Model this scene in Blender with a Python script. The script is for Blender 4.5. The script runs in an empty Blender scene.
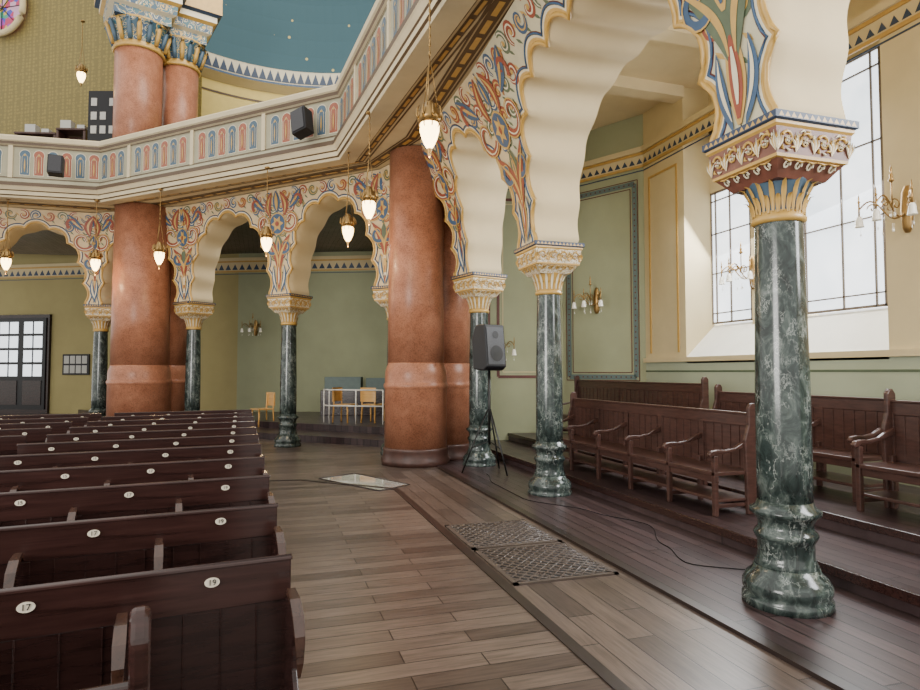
import bpy, math, random
from mathutils import Vector, Matrix
random.seed(4)
pi=math.pi
CS,SN=math.cos(math.radians(17.5)),math.sin(math.radians(17.5))
def cw(X,Y): return (X*CS+Y*SN, -X*SN+Y*CS)
COL=bpy.context.scene.collection
# ---------------------------------------------------------------- materials
def nmat(name):
    m=bpy.data.materials.new(name); m.use_nodes=True
    nt=m.node_tree; b=nt.nodes['Principled BSDF']; return m,nt,b
def tc(nt,scale=(1,1,1),kind='Object',rot=(0,0,0)):
    t=nt.nodes.new('ShaderNodeTexCoord'); mp=nt.nodes.new('ShaderNodeMapping')
    mp.inputs['Scale'].default_value=scale; mp.inputs['Rotation'].default_value=rot
    nt.links.new(t.outputs[kind],mp.inputs[0]); return mp.outputs[0]
def ramp(nt,fac,stops):
    r=nt.nodes.new('ShaderNodeValToRGB'); e=r.color_ramp.elements
    while len(e)<len(stops): e.new(0.5)
    for i,(p,c) in enumerate(stops):
        e[i].position=p; e[i].color=(c[0],c[1],c[2],1)
    nt.links.new(fac,r.inputs[0]); return r.outputs[0]
def noise(nt,vec,scale,detail=4,rough=.55,dist=0):
    n=nt.nodes.new('ShaderNodeTexNoise'); n.inputs['Scale'].default_value=scale
    n.inputs['Detail'].default_value=detail; n.inputs['Roughness'].default_value=rough
    n.inputs['Distortion'].default_value=dist
    nt.links.new(vec,n.inputs['Vector']); return n
def bump(nt,b,h,s=.2,d=.01):
    bp=nt.nodes.new('ShaderNodeBump'); bp.inputs['Strength'].default_value=s; bp.inputs['Distance'].default_value=d
    nt.links.new(h,bp.inputs['Height']); nt.links.new(bp.outputs[0],b.inputs['Normal'])
def mixc(nt,fac,a,bb,mode='MIX'):
    m=nt.nodes.new('ShaderNodeMix'); m.data_type='RGBA'; m.blend_type=mode
    for k,v in ((0,fac),(6,a),(7,bb)):
        if isinstance(v,(int,float)): m.inputs[k].default_value=v
        elif isinstance(v,tuple): m.inputs[k].default_value=(v[0],v[1],v[2],1)
        else: nt.links.new(v,m.inputs[k])
    return m.outputs[2]
def plain(name,c,rough=.6,var=.12,scale=3,metal=0,bmp=0.05,em=None,es=0,spec=.5):
    m,nt,b=nmat(name); v=tc(nt); n=noise(nt,v,scale,5)
    lo=tuple(x*(1-var) for x in c); hi=tuple(min(1,x*(1+var)) for x in c)
    nt.links.new(ramp(nt,n.outputs[0],[(.3,lo),(.7,hi)]),b.inputs['Base Color'])
    b.inputs['Roughness'].default_value=rough; b.inputs['Metallic'].default_value=metal; b.inputs['Specular IOR Level'].default_value=spec
    if bmp:
        n2=noise(nt,v,scale*14,3); bump(nt,b,n2.outputs[0],bmp,.004)
    if em: b.inputs['Emission Color'].default_value=(*em,1); b.inputs['Emission Strength'].default_value=es
    return m
def m_marble():
    m,nt,b=nmat('green_marble'); v=tc(nt,(1,1,.6))
    n=noise(nt,v,9,8,.68,1.2)
    base=ramp(nt,n.outputs[0],[(.34,(.010,.015,.014)),(.50,(.026,.038,.035)),(.60,(.065,.085,.076)),(.74,(.17,.19,.175))])
    w=noise(nt,v,3.5,6,.65)
    add=nt.nodes.new('ShaderNodeMix'); add.data_type='VECTOR'; add.inputs[0].default_value=.5
    nt.links.new(v,add.inputs[4]); nt.links.new(w.outputs[1],add.inputs[5])
    vo=nt.nodes.new('ShaderNodeTexVoronoi'); vo.feature='DISTANCE_TO_EDGE'; vo.inputs['Scale'].default_value=12
    nt.links.new(add.outputs[1],vo.inputs['Vector'])
    f=ramp(nt,vo.outputs[0],[(0,(.8,.8,.8)),(.03,(.3,.3,.3)),(.07,(0,0,0))])
    n3=noise(nt,v,6,4); f2=ramp(nt,n3.outputs[0],[(.46,(0,0,0)),(.64,(1,1,1))])
    ff=mixc(nt,1.0,f,f2,'MULTIPLY')
    nt.links.new(mixc(nt,ff,base,(.36,.39,.36)),b.inputs['Base Color'])
    b.inputs['Roughness'].default_value=.16; return m
def m_granite():
    m,nt,b=nmat('red_granite'); v=tc(nt)
    n=noise(nt,v,4,6,.65); n2=noise(nt,v,45,3,.7)
    a=ramp(nt,n.outputs[0],[(.3,(.25,.098,.052)),(.5,(.315,.130,.072)),(.72,(.385,.170,.098))])
    s=ramp(nt,n2.outputs[0],[(.36,(.68,.65,.63)),(.5,(1,1,1)),(.66,(1.18,1.18,1.18))])
    nt.links.new(mixc(nt,1.0,a,s,'MULTIPLY'),b.inputs['Base Color']); b.inputs['Roughness'].default_value=.34; b.inputs['Specular IOR Level'].default_value=.32; return m
def m_wood(name,c1,c2,rough=.3,axis=(1,14,14),scale=2,spec=.4):
    m,nt,b=nmat(name); v=tc(nt,axis); n=noise(nt,v,scale,5,.6,.4)
    nt.links.new(ramp(nt,n.outputs[0],[(.3,c1),(.7,c2)]),b.inputs['Base Color'])
    b.inputs['Roughness'].default_value=rough; b.inputs['Specular IOR Level'].default_value=spec; bump(nt,b,n.outputs[0],.12,.003); return m
def m_planks(name,c1,c2,gap,bw,rh,rough,rot=0,grain=(2,26,1),lo=.5,hi=1.35,spec=.4,mort=.004):
    m,nt,b=nmat(name); v=tc(nt,rot=(0,0,rot))
    br=nt.nodes.new('ShaderNodeTexBrick'); nt.links.new(v,br.inputs['Vector'])
    for k,val in (('Scale',1),('Brick Width',bw),('Row Height',rh),('Mortar Size',mort),('Mortar Smooth',.1),('Bias',0)): br.inputs[k].default_value=val
    br.inputs['Color1'].default_value=(*c1,1); br.inputs['Color2'].default_value=(*c2,1); br.inputs['Mortar'].default_value=(*gap,1)
    br.offset=.37
    mp=nt.nodes.new('ShaderNodeMapping'); mp.inputs['Scale'].default_value=grain; nt.links.new(v,mp.inputs[0])
    n=noise(nt,mp.outputs[0],1.5,6,.65,.5)
    g=ramp(nt,n.outputs[0],[(.28,(lo,lo*.95,lo*.92)),(.5,(.95,.93,.92)),(.75,(hi,hi,hi))])
    nt.links.new(mixc(nt,1.0,br.outputs['Color'],g,'MULTIPLY'),b.inputs['Base Color'])
    n4=noise(nt,v,3,3); rr=nt.nodes.new('ShaderNodeMapRange'); rr.inputs[3].default_value=rough-.05; rr.inputs[4].default_value=rough+.08
    nt.links.new(n4.outputs[0],rr.inputs[0]); nt.links.new(rr.outputs[0],b.inputs['Roughness']); b.inputs['Specular IOR Level'].default_value=spec
    inv=nt.nodes.new('ShaderNodeMath'); inv.operation='SUBTRACT'; inv.inputs[0].default_value=1; nt.links.new(br.outputs['Fac'],inv.inputs[1])
    bump(nt,b,inv.outputs[0],.6,.006); return m
def m_pattern(name,stops,scale,rough=.5,dist=2.2,kind='noise'):
    m,nt,b=nmat(name); v=tc(nt)
    if kind=='noise':
        n=noise(nt,v,scale,1,.4,dist); f=n.outputs[0]
    else:
        vo=nt.nodes.new('ShaderNodeTexVoronoi'); vo.inputs['Scale'].default_value=scale; vo.inputs['Randomness'].default_value=.25; nt.links.new(v,vo.inputs['Vector']); f=vo.outputs[0]
    r=nt.nodes.new('ShaderNodeValToRGB'); e=r.color_ramp.elements; r.color_ramp.interpolation='CONSTANT'
    while len(e)<len(stops): e.new(.5)
    for i,(p,c) in enumerate(stops): e[i].position=p; e[i].color=(*c,1)
    nt.links.new(f,r.inputs[0]); nt.links.new(r.outputs[0],b.inputs['Base Color']); b.inputs['Roughness'].default_value=rough
    return m
CREAM=(.58,.48,.285)
M={}
M['marble']=m_marble(); M['granite']=m_granite()
M['granite_dark']=plain('dark_granite',(.07,.032,.024),.4,.3,8)
M['pew']=m_wood('dark_mahogany_wood',(.011,.0045,.004),(.030,.0125,.0105),.26,(2,2,16),2,.4)
M['pewh']=m_wood('mahogany_rail_wood',(.015,.006,.005),(.038,.016,.0135),.22,(1,16,16),2,.42)
M['armw']=m_wood('worn_armrest_wood',(.02,.009,.006),(.055,.025,.016),.17,(12,1,12),2,.6)
M['bench']=m_wood('brown_bench_wood',(.034,.016,.0125),(.076,.035,.027),.30,(3,3,18),2,.4)
M['floor']=m_planks('wood_look_floor',(.055,.039,.032),(.140,.106,.085),(.010,.007,.006),1.2,.155,.31,spec=.36,lo=.45,hi=1.4)
M['strip']=m_planks('side_strip_floor',(.058,.042,.034),(.122,.092,.075),(.010,.007,.006),1.1,.19,.30,pi/2,spec=.36)
M['stage']=m_planks('dark_stage_boards',(.030,.019,.020),(.062,.040,.041),(.005,.003,.003),2.4,.13,.30,pi/2,spec=.36,mort=.007)
M['dark']=plain('dark_strip',(.02,.012,.01),.35,.2)
M['cream']=plain('cream_plaster',CREAM,.75,.05,2,spec=.2)
M['vault']=plain('vault_plaster',(.63,.52,.325),.75,.05,2,spec=.2)
M['white']=plain('pale_plaster',(.74,.71,.62),.7,.04)
M['green']=plain('sage_plaster',(.30,.315,.195),.75,.06,1.5,spec=.2)
M['sage']=plain('light_sage_plaster',(.37,.41,.295),.75,.05,1.5,spec=.2)
M['olive']=plain('olive_plaster',(.33,.28,.125),.75,.06,1.5,spec=.2)
M['yellow']=plain('yellow_plaster',(.66,.52,.17),.75,.06)
M['ochre']=m_pattern('ochre_stencil',[(0,(.14,.11,.03)),(.14,(.235,.18,.05)),(.42,(.165,.13,.038))],9,.7,0,'voronoi')
M['goldp']=plain('gold_paint',(.47,.285,.07),.38,.1,10)
M['red']=plain('terracotta_paint',(.24,.048,.022),.5,.15,8)
M['dred']=plain('oxblood_paint',(.09,.018,.012),.5,.15,8)
M['navy']=plain('navy_paint',(.022,.042,.085),.5,.12,8)
M['blue']=plain('blue_paint',(.035,.08,.155),.5,.15,8)
M['teal']=plain('olive_green_paint',(.085,.115,.065),.5,.15,8)
M['white2']=plain('offwhite_paint',(.64,.57,.41),.5,.06,8)
M['pink']=plain('faded_rose_paint',(.29,.085,.045),.5,.1,8)
M['greyblue']=plain('grey_blue_paint',(.055,.10,.145),.5,.1,8)
M['mborder']=plain('muted_teal_paint',(.10,.145,.135),.5,.1,8)
M['field']=plain('painted_tan_ground',(.54,.42,.24),.55,.10,6)
M['fieldc']=plain('painted_grey_green_ground',(.49,.45,.30),.55,.08,6)
M['cappaint']=plain('capital_oxblood_ground',(.15,.055,.036),.45,.25,12)
M['capwhite']=m_pattern('capital_pale_paint',[(0,(.42,.29,.11)),(.42,(.66,.6,.45)),(.56,(.25,.12,.045)),(.61,(.66,.6,.45))],20,.45,1)
M['tealcap']=m_pattern('blue_gold_capital_paint',[(0,(.02,.07,.11)),(.42,(.5,.33,.10)),(.47,(.03,.11,.14)),(.56,(.58,.5,.33)),(.60,(.02,.06,.12))],6,.45,1)
M['stripe']=plain('soffit_stripe',(.085,.05,.024),.5,.1)
M['soffit']=plain('balcony_plaster',(.57,.485,.32),.7,.06,spec=.2)
M['fascia']=plain('fascia_stone',(.34,.315,.22),.6,.08,spec=.2)
M['dnavy']=plain('navy_ceiling',(.018,.032,.05),.6,.1)
M['black']=plain('black_plastic',(.010,.010,.012),.4,.1,spec=.3)
M['mesh']=plain('speaker_grille',(.025,.025,.03),.5,.3,90)
M['metal']=plain('dark_metal',(.03,.03,.03),.35,.1,6,.8)
M['brass']=plain('aged_brass',(.30,.185,.065),.36,.2,8,.85)
M['bar']=plain('window_bar',(.14,.11,.085),.5,.1)
M['lightwood']=m_wood('light_beech',(.62,.33,.09),(.74,.43,.14),.35)
M['paper']=plain('paper',(.42,.41,.38),.7,.06)
M['plate']=plain('enamel_plate',(.62,.56,.45),.35,.04)
M['rail']=plain('white_rail_paint',(.75,.73,.68),.4,.04)
M['ink']=plain('black_ink',(.01,.01,.01),.5,.05)
M['lamp']=plain('lit_lamp_glass',(1,.75,.35),.3,.05,6,0,0,(1,.70,.30),11)
M['tulip']=plain('frosted_glass',(.75,.72,.64),.2,.04,6,0,0,(1,.9,.7),.12)
M['doorglass']=plain('door_glass',(.6,.65,.7),.3,.3,3,0,0,(.9,.95,1),1.5)
M['barm']=plain('cast_grate_bar',(.075,.056,.046),.4,.15,8)
def m_pane():
    m,nt,b=nmat('daylit_glass'); v=tc(nt); n=noise(nt,v,1.4,4,.6)
    nt.links.new(ramp(nt,n.outputs[0],[(.3,(.66,.74,.80)),(.6,(.90,.95,1.0))]),b.inputs['Emission Color']); b.inputs['Emission Strength'].default_value=2.8
    b.inputs['Base Color'].default_value=(.4,.42,.45,1); b.inputs['Roughness'].default_value=.3; return m
M['pane']=m_pane()
def m_sky():
    m,nt,b=nmat('starry_dome'); v=tc(nt)
    vo=nt.nodes.new('ShaderNodeTexVoronoi'); vo.inputs['Scale'].default_value=2.1; vo.inputs['Randomness'].default_value=.45; nt.links.new(v,vo.inputs['Vector'])
    f=ramp(nt,vo.outputs[0],[(0,(1,1,1)),(.085,(1,1,1)),(.10,(0,0,0))])
    nt.links.new(mixc(nt,f,(.05,.112,.138),(.55,.45,.18)),b.inputs['Base Color']); b.inputs['Roughness'].default_value=.8; return m
M['dome']=m_sky()
def m_glass_rose():
    m,nt,b=nmat('stained_glass'); v=tc(nt)
    vo=nt.nodes.new('ShaderNodeTexVoronoi'); vo.inputs['Scale'].default_value=6; nt.links.new(v,vo.inputs['Vector'])
    sx=nt.nodes.new('ShaderNodeSeparateColor'); nt.links.new(vo.outputs['Color'],sx.inputs[0])
    r=nt.nodes.new('ShaderNodeValToRGB'); r.color_ramp.interpolation='CONSTANT'; e=r.color_ramp.elements
    cs=[(0,(.7,.02,.12)),(.22,(.9,.5,.65)),(.42,(.06,.08,.6)),(.6,(.9,.6,.08)),(.75,(.05,.45,.25)),(.88,(.5,.06,.5))]
    while len(e)<6: e.new(.5)
    for i,(p,c) in enumerate(cs): e[i].position=p; e[i].color=(*c,1)
    nt.links.new(sx.outputs[0],r.inputs[0])
    nt.links.new(r.outputs[0],b.inputs['Emission Color']); b.inputs['Emission Strength'].default_value=.9; b.inputs['Base Color'].default_value=(.03,.02,.03,1); return m
M['rose']=m_glass_rose()
m,nt,b=nmat('floor_glass'); v=tc(nt); n=noise(nt,v,2,3)
nt.links.new(ramp(nt,n.outputs[0],[(.4,(.52,.51,.46)),(.6,(.68,.67,.62))]),b.inputs['Base Color']); b.inputs['Roughness'].default_value=.05; b.inputs['Metallic'].default_value=.55; M['floorglass']=m

# ---------------------------------------------------------------- mesh builder
class MB:
    def __init__(s): s.v=[];s.f=[];s.m=[];s.sm=[]
    def quad(s,idx,mi=0,sm=False): s.f.append(tuple(idx)); s.m.append(mi); s.sm.append(sm)
    def poly(s,pts,mi=0,sm=False):
        b=len(s.v); s.v+= [tuple(p) for p in pts]; s.quad(range(b,b+len(pts)),mi,sm)
    def box(s,x0,x1,y0,y1,z0,z1,mi=0,T=None):
        b=len(s.v); p=[(x,y,z) for x in (x0,x1) for y in (y0,y1) for z in (z0,z1)]
        if T: p=[tuple(T@Vector(q)) for q in p]
        s.v+=p
        for q in ((0,1,3,2),(4,6,7,5),(0,4,5,1),(2,3,7,6),(0,2,6,4),(1,5,7,3)): s.quad([b+i for i in q],mi)
        return s
    def lathe(s,prof,n=32,c=(0,0,0),mi=0,sm=True,mis=None,sx=1,caps=True,ph=0):
        b=len(s.v)
        for r,z in prof:
            for i in range(n):
                a=2*pi*i/n+ph; s.v.append((c[0]+r*math.cos(a)*sx,c[1]+r*math.sin(a),c[2]+z))
        for k in range(len(prof)-1):
            for i in range(n):
                j=(i+1)%n; s.quad((b+k*n+i,b+k*n+j,b+(k+1)*n+j,b+(k+1)*n+i),mis[k] if mis else mi,sm)
        if caps:
            s.quad([b+i for i in range(n)][::-1],mis[0] if mis else mi); s.quad([b+(len(prof)-1)*n+i for i in range(n)],mis[-1] if mis else mi)
        return s
    def tube(s,pts,r,n=6,mi=0,closed=False):
        pts=[Vector(p) for p in pts]; N=len(pts); b=len(s.v)
        for i,p in enumerate(pts):
            a=pts[(i-1)%N] if (i>0 or closed) else p; c=pts[(i+1)%N] if (i<N-1 or closed) else p
            d=(c-a); d=d.normalized() if d.length>1e-9 else Vector((0,0,1))
            up=Vector((0,0,1)) if abs(d.z)<.9 else Vector((1,0,0))
            x=d.cross(up).normalized(); y=x.cross(d); rr=r[i] if isinstance(r,(list,tuple)) else r
            for k in range(n):
                t=2*pi*k/n; s.v.append(tuple(p+x*rr*math.cos(t)+y*rr*math.sin(t)))
        for i in range(N if closed else N-1):
            for k in range(n):
                l=(k+1)%n; j=(i+1)%N; s.quad((b+i*n+k,b+i*n+l,b+j*n+l,b+j*n+k),mi,True)
        if not closed:
            s.quad([b+k for k in range(n)],mi); s.quad([b+(N-1)*n+k for k in range(n)][::-1],mi)
        return s
    def prism(s,poly,off,mi=0):
        n=len(poly); b=len(s.v); off=Vector(off)
        s.v+=[tuple(p) for p in poly]+[tuple(Vector(p)+off) for p in poly]
        s.quad(range(b,b+n),mi); s.quad([b+n+i for i in range(n)][::-1],mi)
        for i in range(n):
            j=(i+1)%n; s.quad((b+i,b+n+i,b+n+j,b+j),mi)
        return s
    def ribbon(s,pts,w,mapf,d=.006,mi=0):
        b=len(s.v); N=len(pts)
        for i,p in enumerate(pts):
            a=pts[max(0,i-1)]; c=pts[min(N-1,i+1)]; dx,dz=c[0]-a[0],c[1]-a[1]; L=math.hypot(dx,dz) or 1
            ww=(w[i] if isinstance(w,list) else w)/2
            for sg in (-1,1): s.v.append(mapf(p[0]-dz/L*ww*sg,p[1]+dx/L*ww*sg,d))
        for i in range(N-1): s.quad((b+2*i,b+2*i+1,b+2*i+3,b+2*i+2),mi)
    def disc(s,cx,cz,r,mapf,d=.008,mi=0,n=16,star=0):
        b=len(s.v)
        for i in range(n):
            a=2*pi*i/n; rr=r*(1-.45*(i%2)) if star else r
            s.v.append(mapf(cx+rr*math.cos(a),cz+rr*math.sin(a),d))
        s.v.append(mapf(cx,cz,d))
        for i in range(n): s.quad((b+i,b+(i+1)%n,b+n),mi)
    def obj(s,name,mats,parent=None,loc=(0,0,0),rz=0,bev=0,fix=True):
        me=bpy.data.meshes.new(name); me.from_pydata(s.v,[],s.f)
        for i,p in enumerate(me.polygons): p.material_index=s.m[i]; p.use_smooth=s.sm[i]
        for mm in mats: me.materials.append(M[mm])
        if fix:
            import bmesh
            bm=bmesh.new(); bm.from_mesh(me); bmesh.ops.recalc_face_normals(bm,faces=bm.faces); bm.to_mesh(me); bm.free()
        o=bpy.data.objects.new(name,me); COL.objects.link(o); o.location=loc; o.rotation_euler=(0,0,rz)
        if parent: o.parent=parent
        if bev:
            mod=o.modifiers.new('bevel','BEVEL'); mod.width=bev; mod.segments=2; mod.limit_method='ANGLE'
        return o
def root(name,label,cat,loc,rz=0,group=None):
    e=bpy.data.objects.new(name,None); e.empty_display_size=.1; COL.objects.link(e)
    e.location=loc; e.rotation_euler=(0,0,rz); tag(e,label,cat,group); return e
def tag(o,label,cat,group=None):
    o['label']=label; o['category']=cat
    if group: o['group']=group
def struct(o,label):
    o['kind']='structure'; o['label']=label; o['category']=o.name.split('_')[0].split('.')[0]; return o
def dup(o,loc,rz=None,label=None,parent=None):
    n=o.copy(); COL.objects.link(n)
    if parent is None:
        n.location=loc
        if rz is not None: n.rotation_euler=(0,0,rz)
        if label: n['label']=label
    else: n.parent=parent
    for c in o.children: dup(c,None,parent=n)
    return n

# ---------------------------------------------------------------- floor and platforms
b=MB(); b.box(-15,2.81,-3,30,-.1,0); struct(b.obj('floor',['floor']),'wood-look plank tile floor of the nave')
b=MB(); b.box(1.78,2.80,-2,10.0,.0,.004); struct(b.obj('floor',['strip']),'strip of lengthwise plank tiles beside the arcade')
b=MB(); b.box(2.81,4.05,-3,13,-.1,.02); struct(b.obj('floor',['stage']),'dark boards under the marble columns')
b=MB(); b.box(1.70,1.78,-2,8.4,0,.008)
for p,q in (((1.74,8.4),(.55,9.55)),((.55,9.55),(-.9,9.75))):
    d=Vector((q[0]-p[0],q[1]-p[1],0)); L=d.length; T=Matrix.Translation((p[0],p[1],0))@Matrix.Rotation(math.atan2(d.y,d.x),4,'Z')
    b.box(0,L,-.04,.04,0,.008,0,T)
b.box(2.76,2.84,-2,10.0,0,.03)
struct(b.obj('trim_1',['dark']),'dark threshold strips inlaid in the floor')
b=MB(); b.box(4.05,4.95,-3,12.6,-.1,.16); b.box(4.95,7.2,-3,12.6,-.1,.31); struct(b.obj('floor',['stage'],bev=.012),'stepped dark wooden platform under the benches')
b=MB(); b.box(4.03,4.055,-3,12.6,.09,.165); b.box(4.93,4.955,-3,12.6,.25,.315); struct(b.obj('trim_2',['pewh'],bev=.005),'wooden nosing on the platform steps')
def diagprism(b,s0,ext,z0,z1,mi=0):
    pts=[(s0-13.0,13.0,z0),(s0-22,22,z0),(-9,30,z0),(8,30,z0),(8,13.0,z0)]
    b.prism(pts,(0,0,z1-z0),mi)
b=MB(); diagprism(b,15.6,0,-.1,.15); struct(b.obj('floor',['stage']),'first step of the corner platform')
b=MB(); diagprism(b,17.2,0,-.09,.3); struct(b.obj('floor',['stage']),'raised corner platform')
def grate(v0,v1):
    b=MB(); b.box(1.83,2.66,v0,v1,.0,.012,0)
    for (x0,x1,y0,y1) in ((1.80,1.84,v0-.02,v1+.02),(2.65,2.69,v0-.02,v1+.02),(1.8,2.69,v0-.02,v0+.015),(1.8,2.69,v1-.015,v1+.02)): b.box(x0,x1,y0,y1,0,.018,1)
    st=.066
    cx,cy=(1.83+2.66)/2,(v0+v1)/2; 
    for i in range(-14,15):
        for sg in (-1,1):
            c=i*st*1.414
            hx,hy=.41,(v1-v0)/2-.01
            t0=max(-hx,(-hy-c) if sg>0 else (c-hy)); t1=min(hx,(hy-c) if sg>0 else (c+hy))
            if t1-t0<.03: continue
            y=lambda t:(t+c) if sg>0 else (c-t)
            b.tube([(cx+t0,cy+y(t0),.012),(cx+t1,cy+y(t1),.012)],.0095,4,1)
    for i in range(-6,7):
        for j in range(-7,8):
            x=cx+i*st*1.0; y=cy+j*st*1.0
            if (i+j)%2==0 and abs(x-cx)<.4 and abs(y-cy)<(v1-v0)/2-.03: b.lathe([(.018,.012),(.018,.02)],6,(x,y,0),1)
    return b.obj('floor_grate',['black','barm'])
for v0,v1 in ((4.38,5.28),(5.36,6.22)):
    o=grate(v0,v1); tag(o,'dark cast lattice ventilation grate set in the plank floor','floor grate','floor grates')
pts=[]
for px,py in ((320,478),(356,473),(410,484),(380,490)):
    Y=992/(py-372); pts.append((*cw((px-460)/620*Y,Y),.006))
b=MB(); b.prism(pts,(0,0,-.006)); 
for i in range(4): b.tube([pts[i],pts[(i+1)%4]],.009,4,1)
o=b.obj('floor_glass_panel',['floorglass','dark']); tag(o,'pale reflective glass floor panel in dark frame','floor panel')

# ---------------------------------------------------------------- columns
Z0=3.26
def build_column(loc,rz,label,abm='capwhite'):
    r=root('column',label,'column',loc,rz,'green marble arcade columns')
    K=.85; rich=abm!='capwhite'
    S=lambda P,k=K:[(a*k,z) for a,z in P]
    b=MB(); b.lathe(S([(.335,0),(.335,.05),(.31,.07),(.33,.10),(.33,.14),(.30,.19),(.255,.22),(.24,.26)]),40); b.obj('plinth',['marble'],r)
    b=MB(); b.lathe(S([(.22,.24),(.235,.27),(.22,.30),(.21,.33),(.21,.42),(.23,.45),(.24,.47),(.23,.49),(.205,.51),(.205,.55),(.23,.59),(.265,.615),(.265,.64),(.22,.66),(.205,.70)]),40); b.obj('base',['marble'],r)
    b=MB(); b.lathe(S([(.205,.69),(.207,.9),(.204,1.5),(.192,2.1),(.18,2.6),(.18,2.63)]),40); b.obj('shaft',['marble'],r)
    b=MB(); b.lathe(S([(.185,2.61),(.208,2.625),(.208,2.65),(.185,2.665),(.18,2.69),(.19,2.75),(.215,2.82),(.25,2.88),(.28,2.93)]),36,mis=[0,0,0,0,2,2,2,2] if rich else [0]*8)
    for lay,(zb,zt,ro,n,off) in enumerate(((2.67,2.80,.045,16,0),(2.68,2.89,.075,16,.5))):
        for i in range(n):
            a=2*pi*(i+off)/n; P=[]
            for t,w in ((0,.008),(.3,.014),(.65,.017),(.88,.013),(1,.004)):
                rr=.160+ro*t**2+(.012 if t>.9 else 0); z=zb+(zt-zb)*t-(.014 if t==1 else 0)
                P.append((rr,z,w))
            bb=len(b.v)
            for rr,z,w in P:
                for sg in (-1,0,1): b.v.append((rr*math.cos(a)-sg*w*math.sin(a)+(.009 if sg==0 else 0)*math.cos(a),rr*math.sin(a)+sg*w*math.cos(a)+(.009 if sg==0 else 0)*math.sin(a),z))
            for k in range(4):
                for e in (0,1): b.quad((bb+3*k+e,bb+3*k+e+1,bb+3*k+e+4,bb+3*k+e+3),1 if lay else 0,True)
    b.obj('capital_bell',['goldp','white2' if not rich else 'goldp','greyblue'],r)
    b=MB(); s2=math.sqrt(2)
    PR_=[(.205,2.875),(.225,2.90),(.255,2.94),(.285,2.975),(.30,2.98),(.303,3.0),(.318,3.17),(.332,3.185),(.332,3.205),(.350,3.215),(.350,3.262)]
    b.lathe([(x*s2,z) for x,z in PR_],4,mis=[0,0,0,1,1,0,1,1,3,3],sm=False,ph=pi/4)
    for f in range(4):
        R=Matrix.Rotation(f*pi/2,4,'Z')
        P3=lambda x,y,z: tuple(R@Vector((x,y,z)))
        def mp(x,z,d):
            t=(z-3.0)/.17
            if t>=0: y=-(.303+.015*t+d)
            else:
                q=(z-2.9)/(2.975-2.9); y=-(.228+.06*min(1,max(0,q))+d+.004)
            return P3(x,y,z)
        RM=2 if rich else 1
        for k in range(4):
            cx=-.225+k*.15; sg=1 if k%2 else -1
            N=16; pts=[(cx+sg*.050*math.cos(.5+j*.42)*(1-j/21),3.088+.058*math.sin(.5+j*.42)*(1-j/21)) for j in range(N)]
            b.tube([mp(x,z,.005) for x,z in pts],[.0115*(1-j/24) for j in range(N)],5,RM)
            for q in range(5):
                aa=2*pi*q/5; b.tube([mp(cx+.006*math.cos(aa),3.088+.006*math.sin(aa),.008),mp(cx+.023*math.cos(aa),3.088+.023*math.sin(aa),.013)],[.005,.009],5,5)
            b.disc(cx,3.088,.008,mp,.024,4,6)
            for q in range(4):
                aa=sg*(.2+q*.75); b.tube([mp(cx+.052*math.cos(aa),3.088+.058*math.sin(aa),.006),mp(cx+.070*math.cos(aa+.25),3.088+.072*math.sin(aa+.25),.008),mp(cx+.076*math.cos(aa+.55),3.088+.070*math.sin(aa+.55),.003)],[.005,.010,.002],5,RM if q%2 else 5)
        for k in range(5):
            cx=-.30+k*.15
            for q in (-2,-1,0,1,2):
                b.tube([mp(cx,3.015,.004),mp(cx+q*.012,3.07,.012),mp(cx+q*.019,3.145-abs(q)*.022,.006)],[.003,.008,.002],5,5 if rich and q%2==0 else RM)
        nn=13
        for k in range(nn):
            x=-.33+.66*(k+.5)/nn; y=-(.3505)
            b.poly([P3(x-.022,y,3.222),P3(x+.022,y,3.222),P3(x,y,3.255)],2 if rich else 1)
        for k in range(5):
            xs=-.19+k*.095
            pts=[(xs+.026*math.cos(j*.6)*(1-j/18),2.940+.028*math.sin(j*.6)*(1-j/18)) for j in range(13)]
            b.tube([mp(x,z,.004) for x,z in pts],.0065,5,5 if rich else RM)
            b.tube([mp(xs-.045,2.968,.003),mp(xs,2.958,.012),mp(xs+.045,2.968,.003)],[.003,.009,.003],5,1)
    b.obj('abacus',[abm,'goldp','goldp' if rich else 'white2','navy','red','white2'],r,fix=False)
    return r
CP=[(3.44,.83),(3.44,3.45),(3.58,7.45),(3.52,10.07),(2.45,11.97),(.50,13.95),(-1.63,16.1),(-3.93,17.55),(-6.6,17.55)]
c1=build_column((CP[1][0],CP[1][1],.02),0,'green marble column with gilded oxblood capital beside the dark boards','cappaint')
c2=build_column((CP[2][0],CP[2][1],.0),0,'green marble column with pale gilded capital beside the armchair bench')
for i,(p,rz,l) in enumerate(((CP[3],0.25,'green marble column with pale gilded capital behind the loudspeaker'),(CP[4],.8,'green marble column with pale capital behind the red granite pier'),
    (CP[5],pi/4,'green marble column with pale capital in front of the corner platform'),(CP[6],.6,'green marble column with pale capital beside the red granite pier'),(CP[7],.1,'green marble column with pale capital behind the pews'))):
    dup(c2,(p[0],p[1],0),rz,l)

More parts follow.
